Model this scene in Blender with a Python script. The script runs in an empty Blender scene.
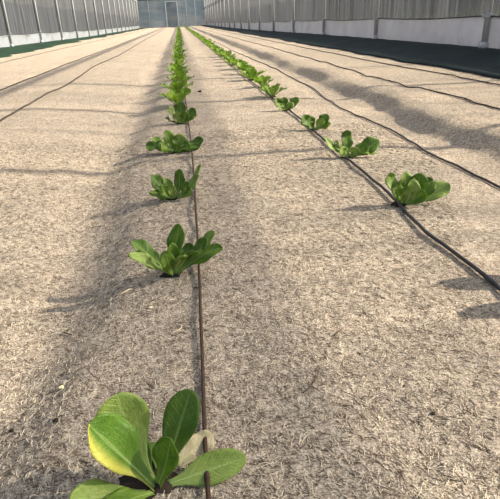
import bpy, bmesh, math, random
from mathutils import Vector, Matrix, noise as mnoise
random.seed(11)
H = 0.45                      # camera height above the bed; plan distances below are in units of H
C = bpy.context.scene.collection
sc = bpy.context.scene
sc.view_settings.view_transform = 'Standard'
sc.view_settings.look = 'None'
sc.view_settings.gamma = 1.0
sc.view_settings.use_curve_mapping = False
sc.view_settings.exposure = -0.03

# ------------------------------------------------------------------ camera
F = 520.0
VP = (178.0, 22.0); ROLL = 0.04
Yc = Vector(((VP[0]-250)/F, (VP[1]-249.5)/F, 1)).normalized()
q = Vector(((VP[0]+100-250)/F, (VP[1]-100*ROLL-249.5)/F, 1))
Uc = q.cross(Yc).normalized()
if Uc.y > 0: Uc = -Uc
Xc = Yc.cross(Uc)
CAM = Vector((0, 0, H))
M3 = Matrix(((Xc.x, -Xc.y, -Xc.z), (Yc.x, -Yc.y, -Yc.z), (Uc.x, -Uc.y, -Uc.z)))
cam_d = bpy.data.cameras.new('camera'); cam = bpy.data.objects.new('camera', cam_d); C.objects.link(cam)
cam_d.sensor_width = 36; cam_d.lens = 36*F/500; cam_d.clip_start = 0.02; cam_d.clip_end = 400
cam.matrix_world = Matrix.Translation(CAM) @ M3.to_4x4()
sc.camera = cam

def ray(px, py):
    r = Vector(((px-250)/F, (py-249.5)/F, 1))
    return Vector((r.dot(Xc), r.dot(Yc), r.dot(Uc)))

# ------------------------------------------------------------------ terrain
PROF = [(-10, .3), (-8.3, .24), (-7.4, .15), (-6.7, .07), (-6, .05), (-3, .06), (-1.9, .05), (-1.25, -.01), (-.95, -.04), (-.76, -.075),
        (-.62, -.075), (-.51, -.045), (-.39, 0), (0, .015), (.6, .02), (1.2, .015), (1.7, 0), (1.92, -.03), (2.08, -.04),
        (2.24, -.03), (2.34, .03), (2.44, .088), (2.58, .108), (3.0, .094), (3.6, .095), (4.35, .10), (4.8, .15), (5.5, .30), (6.2, .34), (9, .34)]
def lerp(a, b, t): return a+(b-a)*t
def sstep(a, b, x):
    t = max(0, min(1, (x-a)/(b-a))); return t*t*(3-2*t)
def prof(x):
    if x <= PROF[0][0]: return PROF[0][1]
    for (x0, z0), (x1, z1) in zip(PROF, PROF[1:]):
        if x <= x1: return lerp(z0, z1, (x-x0)/(x1-x0))
    return PROF[-1][1]
def terr_h(x, y):             # plan units of H
    n1 = mnoise.noise(Vector((x*.5, y*.55, 3.1)))
    n2 = mnoise.noise(Vector((x*1.6, y*1.3, 7.7)))
    side = 1.0 if (x < -.3 or x > 1.6) else .0
    xx = x + side*sstep(.3, .5, abs(x-.65)-.45)*(n1*.14+n2*.06)
    z = (prof(xx-.03)+prof(xx)+prof(xx+.03))/3
    if x > 4.3: z = .10 + (z-.10)*lerp(1, .35, sstep(10, 60, y))
    if x < -6.2: z = .05 + (z-.05)*lerp(1, .2, sstep(26, 56, y))
    z += .018*n2*(.6+1.0*(sstep(-1.3, -1., x)*(1-sstep(-.45, -.2, x))+sstep(1.6, 1.9, x)*(1-sstep(2.9, 3.2, x))))
    z += .017*mnoise.noise(Vector((x*3.2, y*2.6, 11)))*sstep(2.15, 2.4, x)*(1-sstep(3.0, 3.4, x))
    if y < 14:
        f = 1-sstep(8, 14, y)
        z += f*(.008*mnoise.noise(Vector((x*5, y*4, 1.0)))+.0035*mnoise.noise(Vector((x*14, y*12, 5.0))))
    return z
def terr(X, Y): return terr_h(X/H, Y/H)*H
def hit(px, py):              # where a line of sight meets the ground
    d = ray(px, py); z = 0
    for _ in range(12):
        t = (z-CAM.z)/d.z; P = CAM+d*t; z = .5*z+.5*terr(P.x, P.y)
    t = (z-CAM.z)/d.z; P = CAM+d*t
    return Vector((P.x, P.y, terr(P.x, P.y)))
def on_plane(px, py, Y):
    d = ray(px, py); return CAM+d*((Y-CAM.y)/d.y)

# ------------------------------------------------------------------ object helpers
def link(name, me, mat=None, parent=None):
    o = bpy.data.objects.new(name, me); C.objects.link(o)
    if mat is not None and not me.materials: me.materials.append(mat)
    if parent is not None: o.parent = parent
    return o
def obj(name, bm, mat, parent=None, smooth=True):
    me = bpy.data.meshes.new(name); bm.to_mesh(me); bm.free()
    if smooth:
        for p in me.polygons: p.use_smooth = True
    return link(name, me, mat, parent)
def tag(o, label, cat, group=None, kind=None):
    o['label'] = label; o['category'] = cat
    if group: o['group'] = group
    if kind: o['kind'] = kind
    return o
def struct(o): o['kind'] = 'structure'; return o
def empty(name, loc):
    o = bpy.data.objects.new(name, None); C.objects.link(o); o.location = loc; o.empty_display_size = .05; return o
def tube(bm, pts, rad, n=8, cap=True):
    pts = [Vector(p) for p in pts]; rings = []
    for i, p in enumerate(pts):
        T = (pts[min(i+1, len(pts)-1)]-pts[max(i-1, 0)]).normalized()
        ref = Vector((0, 0, 1)) if abs(T.z) < .9 else Vector((0, 1, 0))
        a = T.cross(ref).normalized(); b = T.cross(a).normalized()
        r = rad[i] if isinstance(rad, (list, tuple)) else rad
        rings.append([bm.verts.new(p+a*(r*math.cos(2*math.pi*k/n))+b*(r*math.sin(2*math.pi*k/n))) for k in range(n)])
    for r0, r1 in zip(rings, rings[1:]):
        for k in range(n): bm.faces.new((r0[k], r0[(k+1) % n], r1[(k+1) % n], r1[k]))
    if cap:
        bm.faces.new(rings[0][::-1]); bm.faces.new(rings[-1])
def box(bm, c, s, rz=0):
    m = Matrix.Translation(c) @ Matrix.Rotation(rz, 4, 'Z') @ Matrix.Diagonal((s[0], s[1], s[2], 1))
    bmesh.ops.create_cube(bm, size=1, matrix=m)
def grid(bm, rows):
    V = [[bm.verts.new(p) for p in r] for r in rows]
    for a, b in zip(V, V[1:]):
        for i in range(len(a)-1): bm.faces.new((a[i], a[i+1], b[i+1], b[i]))

# ------------------------------------------------------------------ material helpers
def newmat(name):
    m = bpy.data.materials.new(name); m.use_nodes = True
    nt = m.node_tree; nt.nodes.clear()
    return m, nt
def N(nt, typ, **kw):
    n = nt.nodes.new(typ)
    for k, v in kw.items():
        if k in n.inputs: n.inputs[k].default_value = v
        else: setattr(n, k, v)
    return n
def mixc(nt, fac, a, b, mode='MIX'):
    n = nt.nodes.new('ShaderNodeMix'); n.data_type = 'RGBA'; n.blend_type = mode
    for i, v in ((0, fac), (6, a), (7, b)):
        if hasattr(v, 'is_output'): nt.links.new(v, n.inputs[i])
        elif i == 0: n.inputs[0].default_value = v
        else: n.inputs[i].default_value = (*v, 1)
    return n.outputs[2]
def ramp(nt, fac, stops):
    r = nt.nodes.new('ShaderNodeValToRGB'); e = r.color_ramp.elements
    while len(e) < len(stops): e.new(.5)
    for el, (p, c) in zip(e, stops):
        el.position = p; el.color = (c, c, c, 1) if not isinstance(c, tuple) else (*c, 1)
    nt.links.new(fac, r.inputs[0]); return r.outputs[0]
def math_(nt, op, a, b=None, c=None):
    n = nt.nodes.new('ShaderNodeMath'); n.operation = op
    for i, v in enumerate((a, b, c)):
        if v is None: continue
        if hasattr(v, 'is_output'): nt.links.new(v, n.inputs[i])
        else: n.inputs[i].default_value = v
    return n.outputs[0]
def coords(nt, scale=(1, 1, 1), rot=(0, 0, 0), out='Object'):
    tc = nt.nodes.new('ShaderNodeTexCoord'); mp = nt.nodes.new('ShaderNodeMapping')
    mp.inputs['Scale'].default_value = scale; mp.inputs['Rotation'].default_value = rot
    nt.links.new(tc.outputs[out], mp.inputs[0]); return mp.outputs[0]
def noise(nt, vec, scale, detail=3, rough=.55):
    n = N(nt, 'ShaderNodeTexNoise', Scale=scale, Detail=detail, Roughness=rough)
    nt.links.new(vec, n.inputs['Vector']); return n.outputs[0]
def finish(nt, col, rough=.8, spec=.3, bump=None, bstr=.3, bdist=.002, transl=None, coverage=None):
    p = nt.nodes.new('ShaderNodeBsdfPrincipled')
    if hasattr(col, 'is_output'): nt.links.new(col, p.inputs['Base Color'])
    else: p.inputs['Base Color'].default_value = (*col, 1)
    p.inputs['Roughness'].default_value = rough; p.inputs['Specular IOR Level'].default_value = spec
    if bump is not None:
        b = N(nt, 'ShaderNodeBump', Strength=bstr, Distance=bdist); nt.links.new(bump, b.inputs['Height']); nt.links.new(b.outputs[0], p.inputs['Normal'])
    sh = p.outputs[0]
    if transl:
        t = nt.nodes.new('ShaderNodeBsdfTranslucent'); tcol, f = transl
        if hasattr(tcol, 'is_output'): nt.links.new(tcol, t.inputs[0])
        else: t.inputs[0].default_value = (*tcol, 1)
        mx = N(nt, 'ShaderNodeMixShader'); mx.inputs[0].default_value = f
        nt.links.new(sh, mx.inputs[1]); nt.links.new(t.outputs[0], mx.inputs[2]); sh = mx.outputs[0]
    if coverage is not None:
        tr = nt.nodes.new('ShaderNodeBsdfTransparent'); mx = N(nt, 'ShaderNodeMixShader')
        if hasattr(coverage, 'is_output'): nt.links.new(coverage, mx.inputs[0])
        else: mx.inputs[0].default_value = coverage
        nt.links.new(tr.outputs[0], mx.inputs[1]); nt.links.new(sh, mx.inputs[2]); sh = mx.outputs[0]
    o = nt.nodes.new('ShaderNodeOutputMaterial'); nt.links.new(sh, o.inputs[0])
def simple(name, col, rough=.7, spec=.3, nscale=30, namt=.25, bstr=.2, **kw):
    m, nt = newmat(name); n = noise(nt, coords(nt), nscale)
    c = mixc(nt, math_(nt, 'MULTIPLY', n, 1.0), tuple(v*(1-namt) for v in col), tuple(min(1, v*(1+namt)) for v in col))
    finish(nt, c, rough, spec, n, bstr, **kw); return m

# mulch felt
def mulch_mat():
    m, nt = newmat('fibre_mulch_felt')
    v = coords(nt)
    big = noise(nt, v, 2.2, 4); med = noise(nt, v, 24, 4, .65); fine = noise(nt, v, 360, 3, .7); mf = noise(nt, v, 95, 6, .8)
    c = mixc(nt, ramp(nt, big, [(.35, 0.), (.65, 1.)]), (.565, .44, .335), (.49, .395, .31))
    c = mixc(nt, math_(nt, 'MULTIPLY', ramp(nt, med, [(.38, 1.), (.52, 0.)]), .5), c, (.29, .235, .175))
    c = mixc(nt, math_(nt, 'MULTIPLY', ramp(nt, med, [(.52, 0.), (.66, 1.)]), .4), c, (.72, .61, .46))
    lump = noise(nt, v, 9, 5, .7)
    c = mixc(nt, math_(nt, 'MULTIPLY', ramp(nt, lump, [(.36, 1.), (.52, 0.)]), .35), c, (.30, .25, .20))
    c = mixc(nt, math_(nt, 'MULTIPLY', ramp(nt, mf, [(.41, 1.), (.49, 0.)]), .85), c, (.16, .12, .085))
    c = mixc(nt, math_(nt, 'MULTIPLY', ramp(nt, mf, [(.52, 0.), (.61, 1.)]), .75), c, (.90, .77, .60))
    c = mixc(nt, math_(nt, 'MULTIPLY', ramp(nt, fine, [(.36, 1.), (.48, 0.)]), .75), c, (.10, .072, .05))
    c = mixc(nt, math_(nt, 'MULTIPLY', ramp(nt, fine, [(.54, 0.), (.66, 1.)]), .7), c, (.92, .81, .64))
    h = math_(nt, 'ADD', math_(nt, 'MULTIPLY', fine, .7), math_(nt, 'ADD', mf, med))
    for rot, sd in ((1.3, 0), (1.95, 3), (2.5, 7)):
        s = noise(nt, coords(nt, (70, 640, 1), (0, 0, rot)), 1, 2, .6)
        c = mixc(nt, math_(nt, 'MULTIPLY', ramp(nt, s, [(.60, 0.), (.70, 1.)]), .6), c, (.17, .115, .075))
        s2 = noise(nt, coords(nt, (70, 700, 1), (sd, 0, rot+.55)), 1, 2, .6)
        c = mixc(nt, math_(nt, 'MULTIPLY', ramp(nt, s2, [(.60, 0.), (.70, 1.)]), .5), c, (.82, .73, .58))
        h = math_(nt, 'ADD', h, math_(nt, 'MULTIPLY', s2, .5))
    finish(nt, c, .95, .05, h, .9, .009)
    return m
MULCH = mulch_mat()
SOIL = simple('dark_soil', (.035, .026, .02), .95, .1, 120, .5, .9)
OUTSIDE = simple('outside_soil_grass', (.16, .17, .09), .95, .1, 6, .4)
BACKDROP = simple('backdrop_leaves', (.03, .038, .028), .9, .1, 14, .7, .9)  # for the added backdrops, kept dark so the nets look grey
GRASS = simple('tall_grass', (.20, .24, .10), .8, .1, 9, .4)
STEEL = simple('galvanised_steel', (.42, .43, .44), .45, .5, 25, .15, .05)
STEELW = simple('pale_painted_steel', (.36, .37, .37), .5, .4, 25, .1, .05)
DOORM = simple('pale_door_frame', (.6, .62, .62), .5, .4, 25, .1, .05)
PIPE = simple('black_polyethylene_pipe', (.028, .026, .027), .55, .35, 90, .5, .2)
PIPEB = simple('dusty_brown_pipe', (.05, .03, .02), .75, .2, 120, .6, .3)
PIPED = simple('dusty_pipe', (.05, .04, .034), .8, .2, 120, .5, .3)
WEED_R = simple('shaded_green_woven_mat', (.008, .017, .0165), .8, .15, 3.5, .8, .6)  # shade beside the right wall put into the mat colour
WEED_L = simple('green_woven_mat', (.016, .04, .022), .8, .15, 3.5, .8, .4)
SKIRT = simple('white_plastic_skirt', (.30, .32, .345), .5, .3, 5, .12, .3, transl=((.4, .43, .47), .2))
SKIRTG = simple('shade_side_plastic_skirt', (.27, .275, .315), .5, .3, 3.5, .45, .5, transl=((.30, .31, .36), .10))  # right skirt: grey of its shaded side put into the plastic colour
ROLLM = simple('bunched_curtain_net', (.16, .165, .17), .7, .2, 5, .2, coverage=.31)
def net_mat(name, col, cov, amt, ys):
    m, nt = newmat(name)
    s = noise(nt, coords(nt, (1, ys, .35)), 1, 4, .65)
    b = noise(nt, coords(nt, (.5, .6, 1.6)), 1, 2)
    k = math_(nt, 'MULTIPLY_ADD', ramp(nt, s, [(.35, 0.), (.68, 1.)]), amt, cov-amt*.5)
    k = math_(nt, 'MULTIPLY_ADD', math_(nt, 'SUBTRACT', b, .5), .2, k)
    c = mixc(nt, ramp(nt, s, [(.3, 0.), (.7, 1.)]), tuple(v*.65 for v in col), tuple(min(1, v*1.5) for v in col))
    lw = N(nt, 'ShaderNodeLayerWeight', Blend=.5)     # a woven net closes up when seen aslant
    k = math_(nt, 'ADD', k, math_(nt, 'MULTIPLY', math_(nt, 'SUBTRACT', 1., k), math_(nt, 'POWER', lw.outputs['Facing'], 1.6)))
    finish(nt, c, .8, .1, transl=(c, .25), coverage=k); return m
NET_LO = net_mat('grey_insect_net_double', (.075, .08, .09), .70, .42, 15)
NET_LR = net_mat('grey_insect_net_dark', (.10, .105, .115), .46, .36, 13)
NET_UP = net_mat('grey_insect_net_single', (.10, .105, .115), .48, .34, 15)
FILM = simple('clear_roof_film', (.85, .88, .9), .3, .3, 3, .05, .1, transl=((.85, .88, .9), .5), coverage=.30)
def endfilm():
    m, nt = newmat('milky_end_film')
    n1 = noise(nt, coords(nt, (1.3, 1, .5)), 1, 4, .6); n2 = noise(nt, coords(nt, (.5, 1, 1.5)), 1.2, 3)
    c = mixc(nt, n1, (.10, .15, .18), (.34, .41, .46)); c = mixc(nt, math_(nt, 'MULTIPLY', ramp(nt, n2, [(.42, 0.), (.65, 1.)]), .6), c, (.42, .42, .41))
    finish(nt, c, .45, .3, n1, .3, .05, transl=(c, .35)); return m
ENDF = endfilm()

def leaf_mat(name, green, dark, rib, edge=None, tl=.44):
    m, nt = newmat(name)
    uv = nt.nodes.new('ShaderNodeUVMap'); uv.uv_map = 'UVMap'
    sep = nt.nodes.new('ShaderNodeSeparateXYZ'); nt.links.new(uv.outputs[0], sep.inputs[0])
    u = math_(nt, 'ABSOLUTE', math_(nt, 'MULTIPLY_ADD', sep.outputs[0], 2., -1.)); t = sep.outputs[1]
    oi = nt.nodes.new('ShaderNodeObjectInfo')
    cmb = nt.nodes.new('ShaderNodeCombineXYZ'); nt.links.new(sep.outputs[0], cmb.inputs[0]); nt.links.new(t, cmb.inputs[1])
    nt.links.new(math_(nt, 'MULTIPLY', oi.outputs['Random'], 40.), cmb.inputs[2])
    blotch = noise(nt, cmb.outputs[0], 3.2, 3); crin = noise(nt, cmb.outputs[0], 17, 2)
    c = mixc(nt, ramp(nt, blotch, [(.36, 0.), (.62, 1.)]), dark, green)
    rnd = math_(nt, 'MULTIPLY', oi.outputs['Random'], .45)
    c = mixc(nt, rnd, c, tuple(v*.72 for v in green))
    # side veins rise obliquely from the midrib
    ph = math_(nt, 'MULTIPLY_ADD', u, -.16, t)
    ph = math_(nt, 'MULTIPLY_ADD', crin, .02, ph)
    w = math_(nt, 'SINE', math_(nt, 'MULTIPLY', ph, 62.))
    vein = ramp(nt, w, [(.82, 0.), (1., 1.)])
    c = mixc(nt, math_(nt, 'MULTIPLY', vein, .13), c, rib)
    if edge: 
        sgn = ramp(nt, sep.outputs[0], edge[0])
        c = mixc(nt, math_(nt, 'MULTIPLY', sgn, .85), c, edge[1])
    ribw = math_(nt, 'MULTIPLY_ADD', t, -.17, .2)
    rm = math_(nt, 'SUBTRACT', 1., math_(nt, 'DIVIDE', u, ribw))
    rm = ramp(nt, rm, [(0., 0.), (.5, 1.)])
    c = mixc(nt, math_(nt, 'MULTIPLY', rm, .45), c, rib)
    base = ramp(nt, t, [(.05, 1.), (.35, 0.)])
    c = mixc(nt, math_(nt, 'MULTIPLY', base, .6), c, rib)
    hb = math_(nt, 'ADD', math_(nt, 'MULTIPLY', crin, 1.), math_(nt, 'MULTIPLY', vein, -.5))
    tc = mixc(nt, 1., c, (.98, 1.08, .5), 'MULTIPLY')
    finish(nt, c, .42, .42, hb, .5, .003, transl=(tc, tl)); return m
LEAF = leaf_mat('lettuce_leaf', (.195, .315, .032), (.095, .19, .016), (.36, .50, .13))
LEAFB = leaf_mat('lettuce_leaf_light', (.34, .44, .10), (.20, .315, .05), (.45, .58, .20))
LEAFD = leaf_mat('lettuce_leaf_deep', (.145, .25, .03), (.09, .18, .018), (.34, .47, .12))
LEAFY = leaf_mat('lettuce_leaf_yellowing', (.15, .30, .03), (.08, .20, .018), (.38, .50, .16), ([(.14, 1.), (.40, 0.)], (.72, .66, .14)))
LEAFW = leaf_mat('lettuce_leaf_withered', (.52, .46, .29), (.43, .37, .21), (.58, .52, .34), tl=.2)
RIB = simple('leaf_midrib', (.36, .50, .14), .5, .3, 50, .15, .1, transl=((.45, .65, .2), .25))
CHIP = simple('pale_straw', (.74, .62, .38), .8, .1, 150, .25)
TWIG = simple('brown_twig', (.11, .07, .045), .9, .1, 150, .4)
CRUMB = simple('dark_soil_crumb', (.03, .024, .02), .95, .1, 300, .5, .9)
FIB_L = simple('pale_fibre', (.80, .69, .51), .9, .1, 40, .2)
FIB_D = simple('brown_fibre', (.085, .058, .04), .9, .1, 40, .5)

# ------------------------------------------------------------------ ground
def frange(a, b, s):
    out = []; x = a
    while x < b: out.append(x); x += s
    return out
ys = frange(-1.2, .6, .1)+frange(.6, 5, .028)
y = 5.0; st = .03
while y < 124: ys.append(y); y += st; st = min(st*1.035, 1.5)
ys.append(124)
xs = frange(-10, -2.4, .1)+frange(-2.4, 3.0, .03)+frange(3.0, 8.01, .1)
bm = bmesh.new(); grid(bm, [[(x*H, y*H, terr_h(x, y)*H) for x in xs] for y in ys])
floor = struct(obj('floor', bm, MULCH))
XL, XR, YE = -8.0, 5.75, 121.0
bm = bmesh.new()
for xa, xb in ((-60, -9.6), (7.6, 60)): grid(bm, [[(x*H, y*H, .25*H) for x in (xa, xb)] for y in (-20, 0, 40, 90, 150)])
grid(bm, [[(x*H, y*H, .0*H) for x in (-60, -9, 8, 60)] for y in (123.5, 170)])
struct(obj('ground_outside', bm, OUTSIDE))

# ------------------------------------------------------------------ loose fibres of the mulch felt
def fibres(name, label, count, mat, rmin, rmax, lmin, lmax, seed):
    rnd = random.Random(seed); bm = bmesh.new(); k = 0
    while k < count:
        y = .55+4.6*rnd.random()**1.9; x = rnd.uniform(-1.7, 1.9)
        if not (-.56-.36*(y-.9) < x < .75+.38*(y-.8)): continue
        k += 1
        L = rnd.uniform(lmin, lmax); a = rnd.gauss(2.0, .5) if rnd.random() < .6 else rnd.uniform(0, math.pi); cv = rnd.gauss(0, .7); r = rnd.uniform(rmin, rmax)*(1+.2*max(0, y-1.6))
        X, Y = x*H, y*H; pts = []; lift = rnd.random()**3*.003
        for i in range(4):
            s = i/3; pts.append((X, Y, terr(X, Y)+r*.8+lift*math.sin(math.pi*s)))
            X += math.cos(a)*L/3; Y += math.sin(a)*L/3; a += cv/3
        tube(bm, pts, [r, r, r*.9, r*.6], 3, False)
    return tag(obj(name, bm, mat), label, 'fibre', kind='stuff')
fibres('straw_fibre', 'pale short plant fibres felted loosely over the surface of the tan mulch', 26000, FIB_L, .00018, .00037, .003, .015, 1)
fibres('bark_fibre', 'dark brown short fibres scattered over the surface of the tan mulch', 20000, FIB_D, .00016, .00036, .003, .018, 2)

# ------------------------------------------------------------------ drip lines
def drip(pix, label, r, mat, far=None, near=None, wob=.012, emitters=True, seed=0, lift=.0015):
    rnd = random.Random(seed)
    P = [hit(*p) for p in pix]; pl = [(p.x/H, p.y/H) for p in P]
    if near: pl = [near]+pl
    if far: pl += far
    pl.sort(key=lambda p: p[1])
    pts = []
    y = pl[0][1]
    def at(y):
        for (x0, y0), (x1, y1) in zip(pl, pl[1:]):
            if y <= y1:
                return lerp(x0, x1, (y-y0)/max(1e-6, y1-y0))
        return pl[-1][0]
    while y < min(pl[-1][1], YE-.6):
        x = (at(y-.12)+at(y)*2+at(y+.12))/4 + wob*mnoise.noise(Vector((seed*3.3, y*1.1, 0)))
        zt = max(terr_h(x+d, y) for d in (-.015, 0, .015))
        pts.append(Vector((x*H, y*H, zt*H+r*.95+lift*(.4+abs(mnoise.noise(Vector((y*1.6, seed, 2))))*2.2))))
        y += .06 if y < 8 else (.25 if y < 25 else .8)
    bm = bmesh.new(); tube(bm, pts, r, 10)
    o = obj('drip_line', bm, mat)
    tag(o, label, 'irrigation pipe')
    if emitters:
        ye = pl[0][1]+.45
        while ye < 14:
            k = min(range(len(pts)), key=lambda i: abs(pts[i].y/H-ye))
            if 0 < k < len(pts)-1:
                bm = bmesh.new(); T = (pts[k+1]-pts[k-1]).normalized()
                tube(bm, [pts[k]-T*.011, pts[k]-T*.008, pts[k]+T*.008, pts[k]+T*.011], [r*1.02, r*1.28, r*1.28, r*1.02], 10)
                obj('emitter', bm, mat, o)
            ye += 1.15
    return o
drip([(209, 499), (207, 470), (205, 440), (203, 360), (200, 290), (197, 235), (195, 200), (193, 160), (190, 135)],
     'thin dusty brown drip line running past the left row of lettuces', .0026, PIPEB, far=[(.0, 12), (.0, 60), (0, 121)], near=(-.02, .5), wob=.006, seed=1, lift=.005)
drip([(500, 292), (462, 261), (425, 236), (400, 207), (368, 178), (340, 155), (300, 120)],
     'black drip line running past the right row of lettuces', .0040, PIPE, far=[(1.15, 9), (1.16, 30), (1.16, 60), (1.16, 121)], near=(1.16, .9), seed=2, lift=.005)
drip([(500, 189), (470, 175), (436, 158), (405, 139), (385, 128), (340, 109), (315, 90), (270, 67)],
     'black drip line lying along the brink of the right-hand furrow, no plants beside it', .0036, PIPE, far=[(1.85, 20), (1.86, 121)], near=(1.82, 1.8), emitters=False, seed=3)
drip([(500, 110), (455, 97), (421, 89), (375, 78), (320, 62), (250, 42)],
     'dark drip line on the right-hand bed just beyond the furrow', .0036, PIPED, far=[(2.9, 60), (2.9, 121)], near=(2.95, .6), seed=4, wob=.03)
drip([(500, 86), (440, 74), (375, 62), (335, 54)],
     'dark drip line nearest the green mat under the right net wall', .0036, PIPED, far=[(3.9, 40), (3.9, 121)], near=(3.95, .6), seed=5, wob=.03)
drip([(0, 122), (20, 110), (45.6, 95), (65, 87), (80, 77), (93.5, 67), (120, 55)],
     'dark drip line nearest the left row of lettuces on the bare left-hand bed', .0046, PIPED, far=[(-2.15, 40), (-2.1, 121)], near=(-2.1, .6), seed=6)
drip([(0, 90.7), (30, 79), (60, 67), (120, 44.4)],
     'dark drip line along the middle of the bare left-hand bed', .0046, PIPED, far=[(-3.1, 60), (-3.1, 121)], near=(-3.05, .6), seed=7)
drip([(0, 63.6), (35, 55), (72, 46.8)],
     'dark drip line nearest the green mat under the left net wall', .0036, PIPED, far=[(-5.3, 60), (-5.3, 121)], near=(-5.3, .6), seed=8, emitters=False)

# ------------------------------------------------------------------ lettuces
def leaf_rows(base, tip, W, nrm, bend, cup=.38, wav=.14, nt=18, nu=8, seed=0, curl=0.0, pet=.24, shift=.66):
    rnd = random.Random(seed); base = Vector(base); tip = Vector(tip); nrm = Vector(nrm).normalized()
    L = (tip-base).length; ctrl = (base+tip)/2+Vector(bend)*L
    rows = []; spine = []; ph = rnd.uniform(0, 6.3); k1 = rnd.uniform(1.6, 2.6); asym = rnd.uniform(-.08, .08)
    for i in range(nt+1):
        t = 1-(1-i/nt)**1.5
        p = base*(1-t)**2+ctrl*2*t*(1-t)+tip*t*t
        T = ((ctrl-base)*(1-t)+(tip-ctrl)*t).normalized()
        S = T.cross(nrm)
        S = S.normalized() if S.length > 1e-4 else Vector((1, 0, 0))
        Nn = S.cross(T).normalized()
        w = pet*(1-sstep(0, .4, t))+sstep(.04, shift, t)
        if t > shift: w *= math.sqrt(max(.0, 1-((t-shift)/(1-shift))**2.1))
        w = max(w, .015)*W/2
        row = []
        for j in range(nu+1):
            u = -1+2*j/nu
            off = cup*w*(abs(u)**1.6)*(1-.5*t) + wav*W*abs(u)**2.2*math.sin(2*math.pi*k1*t+ph+(1.3 if u > 0 else 0))*sstep(.2, .5, t)
            off += -curl*W*sstep(.55, 1, t)**2
            row.append(p+S*(u*w*(1+asym*u))+Nn*off)
        rows.append(row); spine.append((p, Nn, t))
    return rows, spine
def leaf_mesh(bm, rows):
    uvl = bm.loops.layers.uv.get('UVMap') or bm.loops.layers.uv.new('UVMap')
    n = len(rows)-1; m = len(rows[0])-1
    V = [[bm.verts.new(p) for p in r] for r in rows]
    for i in range(n):
        for j in range(m):
            f = bm.faces.new((V[i][j], V[i][j+1], V[i+1][j+1], V[i+1][j]))
            for l, (a, b) in zip(f.loops, ((i, j), (i, j+1), (i+1, j+1), (i+1, j))): l[uvl].uv = (b/m, a/n)
def add_leaf(parent, base, tip, W, nrm, bend, mat=LEAF, rib=True, name='leaf', label=None, solid=True, **kw):
    rows, spine = leaf_rows(base, tip, W, nrm, bend, **kw)
    bm = bmesh.new(); leaf_mesh(bm, rows)
    o = obj(name, bm, mat, parent)
    if solid:
        s = o.modifiers.new('thickness', 'SOLIDIFY'); s.thickness = .0007; s.offset = 0
    if label: o['label'] = label
    if rib:
        bm = bmesh.new(); cut = spine[:int(len(spine)*.86)]
        tube(bm, [p-Nn*(W*.004) for p, Nn, t in cut], [max(.0004, W*.036*(1-t)**1.1) for p, Nn, t in cut], 6)
        obj('midrib', bm, RIB, o)
    return o
def soil_plug(parent, r, c=(0, 0, 0), seed=0, dz=None):
    rnd = random.Random(seed); bm = bmesh.new(); n = 22
    rim = []; mid = []
    for k in range(n):
        a = 2*math.pi*k/n; rr = r*(1+rnd.uniform(-.22, .22))
        x, y = c[0]+rr*math.cos(a), c[1]+rr*math.sin(a)*.85
        zf = (lambda X, Y: terr(parent.location.x+X, parent.location.y+Y)-parent.location.z) if dz is None else (lambda X, Y: dz)
        rim.append(bm.verts.new((x, y, zf(x, y)+.0008)))
        mid.append(bm.verts.new((c[0]+(x-c[0])*.6, c[1]+(y-c[1])*.6, zf(x, y)+.004+rnd.uniform(0, .004))))
    ce = bm.verts.new((c[0], c[1], .007))
    for k in range(n):
        bm.faces.new((rim[k], rim[(k+1) % n], mid[(k+1) % n], mid[k])); bm.faces.new((mid[k], mid[(k+1) % n], ce))
    return obj('soil_plug', bm, SOIL, parent)

# plants seen close enough to tell leaf by leaf: tips given as sight lines with a depth offset
def lettuce_from_sights(px, py, leaves, label, group, hole=.035, pos=None):
    B = Vector(pos) if pos else hit(px, py)
    root = empty('lettuce', B); tag(root, label, 'lettuce', group)
    if hole: soil_plug(root, hole, (-hole*.3, hole*.4), seed=int(px))
    s = (B-CAM).length/F
    for i, lf in enumerate(leaves):
        (tx, ty), dy, wpx = lf[0], lf[1], lf[2]
        o = lf[3] if len(lf) > 3 else {}
        T = on_plane(tx, ty, B.y+dy*H)-B
        T.z = max(T.z, .006)
        bo = o.get('b', (0, 0))
        base = Vector((bo[0]*s+T.x*.04, -bo[1]*s*1.5, .002))
        d = Vector((T.x, T.y, 0)); d = d.normalized() if d.length > 1e-4 else Vector((0, 1, 0))
        nrm = o.get('n', (-d.x*.9, -d.y*.9, .6))
        low = T.z < .03
        bend = o.get('bend', Vector((d.x*.12, d.y*.12, -.10)) if not low else Vector((0, 0, .22)))
        kw = {k: v for k, v in o.items() if k in ('cup', 'wav', 'curl', 'pet', 'shift', 'label')}
        add_leaf(root, base, T, wpx*s, nrm, bend, o.get('m', LEAF), rib=True, seed=i+int(px), **kw)
    return root
LG, RG = 'lettuces of the left row', 'lettuces of the right row'
f0 = (0, -.75, .65)   # facing the viewer and upward
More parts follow.
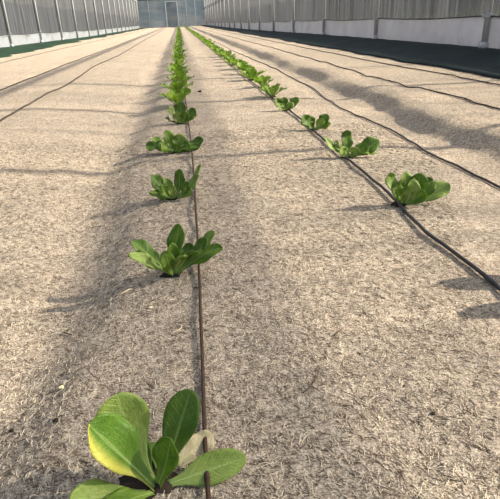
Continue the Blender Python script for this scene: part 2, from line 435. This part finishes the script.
lettuce_from_sights(157, 488, [
    ((117, 394), .10, 50, {'m': LEAFB, 'n': (.25, -.75, .6), 'wav': .06, 'cup': .2, 'bend': (-.1, .1, .05), 'b': (-4, -3)}),
    ((88, 424), -.01, 43, {'m': LEAFY, 'n': (.5, -.45, .75), 'cup': .5, 'wav': .05, 'bend': (-.03, 0, .05), 'label': 'leaf with a yellow margin'}),
    ((191, 390), .09, 33, {'m': LEAFD, 'n': (-.2, -.8, .55), 'wav': .05, 'cup': .25, 'bend': (.02, .05, .03), 'b': (3, -3)}),
    ((171, 438), .0, 27, {'m': LEAF, 'n': (-.5, -.7, .5), 'wav': .07, 'cup': .35, 'bend': (.06, -.03, .02), 'pet': .35}),
    ((246, 457), .03, 29, {'m': LEAFB, 'n': (-.1, -.55, .8), 'wav': .05, 'cup': .2, 'bend': (.0, -.05, .05), 'b': (4, 0), 'shift': .55}),
    ((214, 441), .13, 24, {'m': LEAFW, 'n': (.1, -.6, .7), 'wav': .12, 'cup': .6, 'bend': (0, 0, .06), 'b': (15, -14), 'pet': .5, 'shift': .5, 'label': 'small withered beige leaf'}),
    ((70, 500), -.10, 28, {'m': LEAFB, 'n': (.1, -.3, .9), 'wav': .06, 'cup': .25, 'bend': (0, 0, .02), 'b': (-5, 4)}),
    ((108, 510), -.12, 24, {'m': LEAF, 'n': (.1, -.3, .9), 'wav': .08, 'cup': .2, 'bend': (0, 0, .06), 'b': (-2, 4)}),
    ((132, 440), .10, 24, {'m': LEAFD, 'n': f0, 'wav': .06, 'b': (-2, -4)}),
    ((160, 445), .13, 22, {'m': LEAFD, 'n': f0, 'wav': .06, 'b': (2, -6)}),
], 'big lettuce nearest the camera with one yellow-edged leaf and a withered beige leaf', LG, hole=.032)
lettuce_from_sights(174, 276, [
    ((166, 252), -.06, 15, {'m': LEAF, 'n': (.2, -.7, .5), 'curl': .1}),
    ((186, 255), -.07, 16, {'m': LEAFB, 'n': (-.1, .2, .9), 'bend': (0, 0, .25), 'curl': .12}),
    ((206, 238), .03, 15, {'m': LEAFD, 'n': (-.3, -.6, .6)}),
    ((180, 224), .03, 17, {'m': LEAF, 'n': (-.35, -.8, .4), 'bend': (-.06, .02, .05), 'cup': .4, 'wav': .12}),
    ((132, 241), .07, 17, {'m': LEAFD, 'n': (.2, -.5, .8), 'cup': .3, 'bend': (0, 0, .02)}),
    ((129, 254), -.05, 13, {'m': LEAFB, 'n': (.2, -.5, .8), 'cup': .4, 'bend': (0, 0, .02)}),
    ((214, 231), .06, 15, {'m': LEAFB, 'n': (-.5, -.5, .6), 'bend': (.08, 0, -.08), 'cup': .4}),
    ((222, 247), -.02, 17, {'m': LEAF, 'n': (-.3, -.5, .8), 'bend': (0, 0, .12), 'cup': .2, 'curl': .12}),
    ((200, 250), -.05, 18, {'m': LEAF, 'n': (-.2, .3, .9), 'bend': (0, 0, .25), 'curl': .15}),
    ((172, 243), -.02, 14, {'m': LEAF, 'n': (.2, -.8, .4)}),
    ((190, 243), .09, 15, {'m': LEAFD, 'n': f0}),
], 'second lettuce from the camera in the left row, leaves splayed wide to both sides', LG, hole=.022)
lettuce_from_sights(176, 199, [
    ((161, 186), -.05, 11, {'m': LEAF, 'n': (.3, -.6, .6)}),
    ((192, 188), -.04, 10, {'m': LEAFB, 'n': (-.4, -.6, .5)}),
    ((152, 175), .04, 14, {'m': LEAFD, 'n': (.35, -.7, .5), 'cup': .3}),
    ((150, 192), -.04, 12, {'m': LEAF, 'n': (.2, -.4, .9), 'cup': .3}),
    ((179, 169), .02, 11, {'m': LEAFD, 'n': (-.2, -.8, .4), 'cup': .25}),
    ((201, 165), .04, 9, {'m': LEAFB, 'n': (-.7, -.4, .4), 'bend': (.12, 0, -.1)}),
    ((199, 175), .0, 10, {'m': LEAFB, 'n': (-.6, -.4, .5), 'bend': (.12, 0, -.1)}),
    ((166, 178), .06, 10, {'m': LEAFB, 'n': f0}), ((170, 184), -.03, 9, {'m': LEAFB, 'n': f0}),
    ((189, 182), -.02, 9, {'m': LEAF, 'n': (-.4, -.6, .5)}),
], 'third lettuce from the camera in the left row, cupped leaves standing apart', LG, hole=.02)
lettuce_from_sights(175, 153, [
    ((188, 142), .0, 13, {'m': LEAF, 'n': f0}),
    ((158, 148), -.05, 11, {'m': LEAF, 'n': (.2, -.6, .7)}),
    ((146, 146), .03, 14, {'m': LEAFD, 'n': (.2, -.5, .8), 'bend': (0, 0, .1)}),
    ((152, 138), .08, 13, {'m': LEAF, 'n': (.3, -.5, .7)}),
    ((167, 130), .05, 11, {'m': LEAF, 'n': (.1, -.8, .5)}),
    ((180, 134), .03, 14, {'m': LEAFB, 'n': f0}),
    ((203, 139), .04, 14, {'m': LEAFD, 'n': (-.3, -.6, .7)}),
    ((198, 147), -.04, 10, {'m': LEAF, 'n': (-.2, -.5, .8), 'bend': (0, 0, .2)}),
    ((162, 143), -.03, 11, {'m': LEAFB, 'n': f0}), ((177, 144), -.03, 11, {'m': LEAF, 'n': f0}),
], 'fourth lettuce from the camera in the left row, low broad leaves lying outward', LG, hole=.02)
lettuce_from_sights(181, 124, [
    ((165, 118), .0, 10, {'m': LEAF}), ((168, 106), .05, 10, {'m': LEAFB}), ((180, 101), .04, 11, {'m': LEAFD, 'n': f0}),
    ((194, 108), .03, 10, {'m': LEAF, 'n': f0}), ((197, 116), -.02, 9, {'m': LEAFB}), ((176, 112), -.04, 9, {'m': LEAFB, 'n': f0}),
    ((186, 112), -.04, 9, {'m': LEAF, 'n': f0}),
], 'fifth lettuce from the camera in the left row, a tight upright tuft', LG, hole=.02)
# right row
lettuce_from_sights(404, 205, [
    ((389, 173), .02, 15, {'m': LEAFB, 'n': (.35, -.8, .3), 'bend': (-.1, 0, -.02), 'cup': .4}),
    ((406, 172), .03, 17, {'m': LEAFB, 'n': (.1, -.9, .3), 'cup': .35}),
    ((421, 173), .02, 19, {'m': LEAF, 'n': (-.2, -.9, .3), 'cup': .3}),
    ((433, 180), .04, 17, {'m': LEAF, 'n': (-.3, -.8, .4), 'bend': (.05, 0, .02)}),
    ((449, 183), .0, 18, {'m': LEAFB, 'n': (-.5, -.6, .5), 'bend': (.1, 0, -.04), 'cup': .3}),
    ((396, 182), -.03, 13, {'m': LEAF, 'n': f0}), ((414, 180), -.03, 15, {'m': LEAFB, 'n': f0}),
    ((424, 190), -.05, 14, {'m': LEAF, 'n': f0}),
], 'sunlit upright lettuce nearest the camera in the right row, beside the black drip line', RG, hole=.025)
lettuce_from_sights(349, 158, [
    ((324, 137), .02, 8, {'m': LEAFB, 'n': (.5, -.6, .4)}), ((334, 141), .05, 9, {'m': LEAF, 'n': (.4, -.6, .5)}),
    ((347, 130), .04, 12, {'m': LEAFD, 'n': (.1, -.9, .3), 'cup': .3}),
    ((379, 140), .02, 16, {'m': LEAFD, 'n': (-.2, -.8, .5), 'bend': (.03, 0, -.06)}),
    ((366, 143), -.01, 12, {'m': LEAF, 'n': (-.3, -.6, .5)}), ((377, 153), -.03, 8, {'m': LEAFB, 'n': (-.1, -.3, .9), 'bend': (0, 0, .15)}),
    ((357, 147), -.03, 10, {'m': LEAFB, 'n': f0}), ((341, 147), -.03, 10, {'m': LEAFB, 'n': f0}),
], 'second visible lettuce from the camera in the right row, one big dark leaf pointing right', RG, hole=.02)
lettuce_from_sights(315, 130, [
    ((303, 115), .02, 12, {'m': LEAFD, 'n': (.3, -.8, .3)}), ((310, 116), .04, 9, {'m': LEAF, 'n': f0}),
    ((327, 114), .02, 11, {'m': LEAFD, 'n': (-.4, -.7, .4)}), ((322, 118), -.02, 9, {'m': LEAFB, 'n': f0}),
    ((309, 122), -.03, 8, {'m': LEAF, 'n': f0}), ((330, 122), -.01, 8, {'m': LEAFB, 'n': (-.4, -.6, .5)}),
], 'third visible lettuce from the camera in the right row, in two leaf clusters', RG, hole=.015)
lettuce_from_sights(286, 111, [
    ((275, 98), .02, 8, {'m': LEAF, 'n': (.4, -.7, .4)}), ((284, 97), .03, 8, {'m': LEAFD, 'n': f0}),
    ((297, 97), .02, 9, {'m': LEAF, 'n': (-.4, -.7, .4)}), ((291, 102), -.03, 8, {'m': LEAFB, 'n': f0}), ((279, 104), -.03, 7, {'m': LEAFB, 'n': f0}), ((294, 106), -.02, 7, {'m': LEAF}),
], 'fourth visible lettuce from the camera in the right row, right of the drip line, flared', RG, hole=.015)

def generic(root, seed, simple_mesh=False):
    rnd = random.Random(seed); n = rnd.randint(8, 10); bm = bmesh.new() if simple_mesh else None
    a0 = rnd.uniform(0, 6.28)
    for k in range(n):
        inner = k >= n-3
        a = a0+k*2.4+rnd.uniform(-.3, .3); el = math.radians(rnd.uniform(58, 78) if inner else rnd.uniform(22, 52))
        L = H*(rnd.uniform(.15, .19) if inner else rnd.uniform(.18, .23)); W = H*rnd.uniform(.085, .12)
        d = Vector((math.cos(a), math.sin(a), 0))
        tip = d*L*math.cos(el)+Vector((0, 0, L*math.sin(el)))
        base = d*.004+Vector((0, 0, .002))
        bend = d*.12+Vector((0, 0, -.08)) if inner else d*.03+Vector((0, 0, .08))
        nrm = -d*.8+Vector((0, 0, .7))
        mat = [LEAF, LEAFB, LEAFD, LEAF][k % 4]
        if simple_mesh:
            rows, sp = leaf_rows(base, tip, W, nrm, bend, nt=6, nu=4, seed=seed*20+k); leaf_mesh(bm, rows)
        else: add_leaf(root, base, tip, W, nrm, bend, mat, rib=False, solid=False, nt=10, nu=6, seed=seed*20+k)
    if simple_mesh:
        me = bpy.data.meshes.new('lettuce'); bm.to_mesh(me); bm.free()
        for p in me.polygons: p.use_smooth = True
        me.materials.append(LEAF); return me
protos = []
ORD = ['first', 'second', 'third', 'fourth', 'fifth', 'sixth', 'seventh', 'eighth', 'ninth', 'tenth', 'eleventh', 'twelfth', 'thirteenth', 'fourteenth',
       'fifteenth', 'sixteenth', 'seventeenth', 'eighteenth', 'nineteenth', 'twentieth']
far_mesh = [generic(None, 90+i, True) for i in range(4)]
for m_, mt in zip(far_mesh, (LEAF, LEAFB, LEAF, LEAFD)): m_.materials[0] = mt
cnt = [0]
def place_generic(x, y, label, group, scale=1):
    rnd = random.Random(int(x*1000)+int(y*77)); loc = Vector((x*H, y*H, terr_h(x, y)*H))
    if y > 26:
        o = bpy.data.objects.new('lettuce', far_mesh[cnt[0] % 4]); C.objects.link(o)
    else:
        i = cnt[0] % 6
        if i >= len(protos):
            o = empty('lettuce', loc); generic(o, 40+i); protos.append(o); soil_plug(o, .02, seed=i, dz=.001)
        else:
            o = protos[i].copy(); C.objects.link(o)
            for ch in list(protos[i].children):
                c = ch.copy(); C.objects.link(c); c.parent = o
    cnt[0] += 1
    o.location = loc; o.rotation_euler = (0, 0, rnd.uniform(0, 6.28)); s = scale*rnd.uniform(.9, 1.14); o.scale = (s, s, s)
    tag(o, label, 'lettuce', group)
    return o
y = 6.9; k = 6
while y < YE-2.5:
    lab = f'{ORD[k-1]} lettuce from the camera in the left row' if k <= 20 else 'small lettuce in the far blurred stretch of the left row'
    place_generic(-.09+.02*math.sin(k*1.7)+(.09 if y > 40 else y*.002), y, lab, LG if k <= 20 else 'far lettuces of the left row', 1.32); y += 1.14; k += 1
y = 7.25; k = 5
while y < YE-2.5:
    lab = f'{ORD[k-1]} visible lettuce from the camera in the right row' if k <= 20 else 'small lettuce in the far blurred stretch of the right row'
    place_generic(1.21+.02*math.sin(k*2.3)+.0005*y, y, lab, RG if k <= 20 else 'far lettuces of the right row', 1.25); y += 1.13; k += 1
B0 = Vector((1.42*H, 1.56*H, terr_h(1.42, 1.56)*H))
root = empty('lettuce', B0); soil_plug(root, .025, seed=5)
tag(root, 'lettuce just outside the right edge of the photo, throwing the two leaf shadows there', 'lettuce', RG)
for i, (tx, ty, tz, mt) in enumerate([(1.27, 1.73, .205, LEAF), (1.20, 1.47, .195, LEAFB), (1.52, 1.62, .20, LEAF), (1.56, 1.42, .14, LEAFB), (1.46, 1.76, .20, LEAFD), (1.6, 1.65, .12, LEAF)]):
    T = Vector((tx-1.42, ty-1.56, tz))*H
    add_leaf(root, T*.03, T, .10*H, (-T.x*3+.2, -T.y*3, .5), (T.x, T.y, -.05), mt, seed=70+i)

# ------------------------------------------------------------------ small litter on the mulch
def sliver(name, label, cat, pa, pb, r, mat, arc=.0):
    A, B = hit(*pa), hit(*pb); pts = []
    side = (B-A).cross(Vector((0, 0, 1)))
    for i in range(6):
        t = i/5; p = A.lerp(B, t)+side*arc*math.sin(math.pi*t); p.z = terr(p.x, p.y)+r*.9+.0015; pts.append(p)
    bm = bmesh.new(); tube(bm, pts, [r*.6, r, r*1.05, r, r*.9, r*.5], 6); tag(obj(name, bm, mat), label, cat)
def crumb(name, label, cat, p, r, mat):
    P = hit(*p); bm = bmesh.new(); bmesh.ops.create_icosphere(bm, subdivisions=2, radius=r)
    for v in bm.verts:
        v.co *= 1+.5*mnoise.noise(v.co*(1.6/r)); v.co.z *= .6; v.co.x *= 1.25
    o = obj(name, bm, mat, smooth=False); o.location = P+Vector((0, 0, r*.4)); tag(o, label, cat)
sliver('straw_piece', 'short pale straw lying above the big near lettuce', 'straw', (139, 412), (149, 406), .0011, CHIP)
sliver('straw_piece', 'pale straw lying left of the second lettuce shadow, in the left foreground', 'straw', (120, 296), (131, 290), .0013, CHIP)
sliver('straw_piece', 'thin curled pale straw left of the brown drip line', 'straw', (171, 334), (182, 325), .0007, CHIP, .25)
crumb('wood_chip', 'cream wood chip lying up and left of the big near lettuce', 'chip', (62, 388), .0032, CHIP)
crumb('wood_chip', 'cream wood chip in the upper middle of the left foreground', 'chip', (151, 308), .003, CHIP)
crumb('soil_crumb', 'dark soil crumb left of the yellow-edged leaf, the larger of the pair', 'soil crumb', (56, 421), .0034, CRUMB)
crumb('soil_crumb', 'dark flat soil crumb nearest the left edge of the photo', 'soil crumb', (12, 431), .003, CRUMB)
crumb('soil_crumb', 'dark soil crumb between the rows beside the fifth left lettuce', 'soil crumb', (200, 92), .011, CRUMB)
crumb('soil_crumb', 'dark soil crumb lying lower right in the sunlit foreground', 'soil crumb', (433, 414), .0024, CRUMB)
sliver('twig', 'dark curved twig lying in the middle of the foreground mulch', 'twig', (303, 394), (318, 366), .0007, TWIG, .12)
sliver('twig', 'short brown stick lying in the upper left foreground', 'twig', (63, 333), (72, 336), .001, TWIG)
sliver('twig', 'short dark twig below the black drip line on the right', 'twig', (334, 337), (343, 329), .0012, TWIG)

# ------------------------------------------------------------------ greenhouse
def wz(x, y): return terr_h(x, y)          # ground height at the wall, in H
RAIL, EAVE, RIDGE = 3.30, 5.2, 8.0
def hoop_pts(y, down=False, n=22):
    cx = (XL+XR)/2; a = (XR-XL)/2; pts = []
    for i in range(n+1):
        th = math.pi*i/n
        pts.append(Vector(((cx+a*math.cos(th))*H, y*H, (EAVE+(RIDGE-EAVE)*math.sin(th)**.9)*H)))
    if down:
        pts = [Vector((XR*H, y*H, wz(XR, y)*H))]+pts+[Vector((XL*H, y*H, wz(XL, y)*H))]
    return pts
# roof film and frame (above the frame of the picture, shades the beds)
bm = bmesh.new()
grid(bm, [[p+Vector((0, 0, .03+.01*math.sin(y*1.1))) for p in hoop_pts(y)] for y in frange(-4, YE+.2, 1.5)+[YE]])
roof = struct(obj('ceiling', bm, FILM))
yy = 1.0+3
while yy < YE:
    bm = bmesh.new(); tube(bm, hoop_pts(yy, yy < 10), .018 if yy < 5 else .027, 8); obj('rafter', bm, STEEL, roof); yy += 3.0
for s, x in (('right', XR), ('left', XL)):
    bm = bmesh.new(); tube(bm, [(x*H, y*H, EAVE*H) for y in frange(-4, YE, 3)+[YE]], .035, 8); obj('eave_rail', bm, STEEL, roof)
def sheet(x, y0, y1, zlo, zhi, amp, nz, dy=.35, freq=1.0):
    rows = []
    for k in range(nz+1):
        r = []
        yv = y0
        while yv <= y1+1e-6:
            z = lerp(zlo(yv), zhi(yv), k/nz)
            off = amp*(mnoise.noise(Vector((yv*1.4*freq, z*.35, x)))+.5*mnoise.noise(Vector((yv*4*freq, z*.5, x+9))))*math.sin(math.pi*min(1, .12+k/nz*.9))
            r.append(Vector(((x+off)*H, yv*H, z*H))); yv += dy
        rows.append(r)
    bm = bmesh.new(); grid(bm, rows); return bm
def sag(yv, amp): return -amp*abs(math.sin(math.pi*(yv-10)/6))
for side, x, y0 in (('right', XR+.10, -3.0), ('left', XL-.10, -3.0)):
    skh = .58 if side == 'right' else .5
    mid = RAIL if side == 'right' else 2.25
    z0 = lambda yv: wz(x, yv)+skh-.03
    zm = lambda yv: mid+sag(yv, .12 if side == 'left' else .03)
    w = struct(obj('wall_'+side, sheet(x, y0, YE, z0, zm, .06, 8), NET_LR if side == 'right' else NET_LO))
    obj('upper_net', sheet(x, y0, YE, zm, lambda yv: EAVE, .05, 5), NET_UP, w)
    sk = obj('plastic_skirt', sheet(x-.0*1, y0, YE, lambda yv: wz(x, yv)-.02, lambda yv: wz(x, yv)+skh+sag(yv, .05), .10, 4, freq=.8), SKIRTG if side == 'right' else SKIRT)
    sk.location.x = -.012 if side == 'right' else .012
    tag(sk, 'shade-greyed white plastic skirt along the foot of the right net wall' if side == 'right' else 'bright white plastic skirt along the foot of the left net wall', 'plastic sheet')
    bm = bmesh.new(); tube(bm, [((x+(-.05 if side == 'right' else .05))*H, yv*H, (wz(x, yv)+skh+sag(yv, .05))*H) for yv in frange(y0, YE, .7)], .007 if side == 'right' else .004, 6)
    obj('hem_cord', bm, PIPE if side == 'right' else STEEL, sk)
# rolled-up side curtain on the right rail
bm = bmesh.new()
tube(bm, [((XR-.28)*H, yv*H, (RAIL+.05*mnoise.noise(Vector((yv*.5, 2, 0))))*H) for yv in frange(-3, YE-.5, .6)], [.092+.025*mnoise.noise(Vector((yv*.9, 5, 0))) for yv in frange(-3, YE-.5, .6)], 10)
tag(obj('rolled_curtain', bm, ROLLM), 'grey rolled-up side curtain running along the rail half way up the right wall', 'curtain')
# posts
def post(x, y, label, group, near):
    zb = wz(x, y)*H; o = empty('greenhouse_post', (x*H, y*H, zb)); tag(o, label, 'post', group)
    bm = bmesh.new(); tube(bm, [(0, 0, -.03), (0, 0, EAVE*H-zb-.04)], .027, 12); obj('pole', bm, STEELW if x < 0 else STEEL, o)
    if near:
        bm = bmesh.new(); tube(bm, [(0, 0, .0), (0, 0, .05), (0, 0, .055)], [.037, .037, .028], 12); obj('foot_sleeve', bm, STEEL, o)
        bm = bmesh.new(); zc = .58*H; box(bm, (.0, 0, zc), (.066, .062, .03)); box(bm, (-.036 if x > 0 else .036, 0, zc), (.02, .024, .024)); bmesh.ops.bevel(bm, geom=bm.edges[:], offset=.004, segments=1)
        obj('clamp', bm, STEELW, o, smooth=False)
k = 0; y = 10.0
while y < YE-1:
    post(XR, y, f'{ORD[k]} grey steel post from the camera along the right net wall' if k < 12 else 'slim distant post in the crowded far end of the right net wall', 'right wall posts' if k < 12 else 'far right wall posts', k < 4)
    y += 6; k += 1
k = 0; y = 28.0
while y < YE-1:
    post(XL, y, f'{ORD[k]} pale steel post from the left edge of the photo along the left net wall' if k < 9 else 'slim distant post in the crowded far end of the left net wall', 'left wall posts' if k < 9 else 'far left wall posts', k < 3)
    y += 6; k += 1
# woven ground mats
def wmat(name, xa, xb, y0, mat, label, wob):
    rows = []
    yv = y0
    while yv < YE:
        e = wob*mnoise.noise(Vector((yv*.33, xa, 4)))+wob*.4*mnoise.noise(Vector((yv*1.2, xa, 8)))
        r = []
        for i in range(13):
            t = i/12; x = lerp(xa+e, xb, t)
            lump = .09*max(0, mnoise.noise(Vector((x*1.3, yv*.9, 2))))+.02*abs(mnoise.noise(Vector((x*3, yv*2.2, 6))))
            r.append(Vector((x*H, yv*H, (terr_h(x, yv)+.012+lump*math.sin(math.pi*min(1, t*1.1)))*H)))
        rows.append(r); yv += .25 if yv < 40 else .6
    bm = bmesh.new(); grid(bm, rows); o = obj(name, bm, mat); s = o.modifiers.new('thickness', 'SOLIDIFY'); s.thickness = .004; s.offset = 1
    tag(o, label, 'ground cover')
wmat('ground_cover_mat', 4.42, XR+.07, -2.5, WEED_R, 'shade-darkened green woven ground cover along the foot of the right wall', .12)
wmat('ground_cover_mat', -6.55, XL-.07, -2.5, WEED_L, 'green woven ground cover strip along the foot of the left wall', .5)

# end wall: milky film, frame and sliding door
cx = (XL+XR)/2
bm = bmesh.new(); top = hoop_pts(YE)
vs = [bm.verts.new((p.x, YE*H, p.z)) for p in top]; lo = [bm.verts.new((p.x, YE*H, -.15)) for p in top]
for i in range(len(top)-1): bm.faces.new((vs[i], vs[i+1], lo[i+1], lo[i]))
endw = struct(obj('wall_back', bm, ENDF))
def epx(px): return on_plane(px, 24, YE*H).x
for px in (150.0, 187.5, 196.0):
    bm = bmesh.new(); X = epx(px); tube(bm, [(X, YE*H-.05, 0), (X, YE*H-.05, 2.9)], .025, 6); obj('stud', bm, STEEL, endw)
bm = bmesh.new(); box(bm, ((XL+XR)/2*H, YE*H-.06, 2.45), ((XR-XL)*H, .06, .10)); obj('tie_beam', bm, PIPED, endw, smooth=False)
xa, xb = epx(167.2), epx(178.6)
d = bm = bmesh.new(); box(bm, ((xa+xb)/2, YE*H-.09, 1.12), (abs(xb-xa), .03, 2.16)); bmesh.ops.bevel(bm, geom=bm.edges[:], offset=.005, segments=1)
door = struct(obj('door_1', bm, ENDF, smooth=False))
bm = bmesh.new()
for X in (xa, xb): box(bm, (X, YE*H-.12, 1.12), (.075, .05, 2.24))
box(bm, ((xa+xb)/2, YE*H-.12, 2.24), (abs(xb-xa)+.075, .05, .06)); obj('door_frame', bm, DOORM, door, smooth=False)
bm = bmesh.new(); box(bm, (xb-.12, YE*H-.13, 1.05), (.03, .05, .22)); bmesh.ops.bevel(bm, geom=bm.edges[:], offset=.006, segments=1); obj('door_handle', bm, STEEL, door, smooth=False)

# outside the netting: grass, and dark backdrops added to block the sky
def backdrop_hedge(x, label, h):
    rows = []
    for yv in frange(-6, 126, .8):
        r = []
        for i in range(11):
            a = math.pi*i/10; n = mnoise.noise(Vector((yv*.5, i*.6, x)))+.6*mnoise.noise(Vector((yv*1.6, i*1.7, x+3)))
            r.append(Vector(((x+math.cos(a)*(1.1+.3*n))*H, yv*H, (.25+math.sin(a)**.6*(h+.7*n))*H)))
        rows.append(r)
    bm = bmesh.new(); grid(bm, rows); tag(obj('backdrop_hedge', bm, BACKDROP), label, 'backdrop_hedge')
backdrop_hedge(10.5, 'added dark backdrop outside the right net wall, blocking the sky behind it', 2.1)
backdrop_hedge(-13.5, 'added dark backdrop outside the left net wall, blocking the sky behind it', 6.0)
def grass(x, label, seed):
    rnd = random.Random(seed); bm = bmesh.new()
    for k in range(5000):
        yv = 6+110*rnd.random()**1.6; xx = x+rnd.uniform(-.5, .5); hgt = rnd.uniform(.35, .95)*(.7+.6*abs(mnoise.noise(Vector((yv*.7, x, 0)))))
        lx, ly = rnd.uniform(-.25, .25), rnd.uniform(-.3, .3); w = rnd.uniform(.015, .03)
        b = Vector((xx*H, yv*H, .3*H)); m = b+Vector((lx*.3, ly*.3, hgt*.6))*H; t = b+Vector((lx, ly, hgt))*H; s = Vector((0, w*H, 0))
        v = [bm.verts.new(p) for p in (b-s, b+s, m-s*.8, m+s*.8, t)]
        bm.faces.new((v[0], v[1], v[3], v[2])); bm.faces.new((v[2], v[3], v[4]))
    tag(obj('grass_strip', bm, GRASS), label, 'grass', kind='stuff')
grass(XR+1.4, 'long grass outside the right net wall, seen faintly through it', 3)
grass(XL-1.4, 'long grass outside the left net wall, seen faintly through it', 4)

# ------------------------------------------------------------------ light
el = math.atan(RAIL/(XR-.28+.07))
sun_d = bpy.data.lights.new('sun', 'SUN'); sun_d.energy = 15.0; sun_d.angle = math.radians(.8); sun_d.color = (1.0, .905, .745)
sun = bpy.data.objects.new('sun', sun_d); C.objects.link(sun)
az = math.radians(-1.0)
dirv = Vector((-math.cos(el)*math.cos(az), -math.cos(el)*math.sin(az), -math.sin(el)))
sun.rotation_euler = dirv.to_track_quat('-Z', 'Y').to_euler(); sun.location = (6, 2, 5)
w = bpy.data.worlds.new('world'); sc.world = w; w.use_nodes = True; nt = w.node_tree; nt.nodes.clear()
sky = nt.nodes.new('ShaderNodeTexSky'); sky.sky_type = 'NISHITA'; sky.sun_disc = False; sky.sun_elevation = el; sky.sun_rotation = math.radians(90)
sky.dust_density = 2.5; sky.air_density = 1.0
bg = N(nt, 'ShaderNodeBackground'); hs = N(nt, 'ShaderNodeHueSaturation', Saturation=.85)
nt.links.new(sky.outputs[0], hs.inputs['Color']); nt.links.new(hs.outputs[0], bg.inputs[0]); bg.inputs[1].default_value = .275
o = nt.nodes.new('ShaderNodeOutputWorld'); nt.links.new(bg.outputs[0], o.inputs[0])
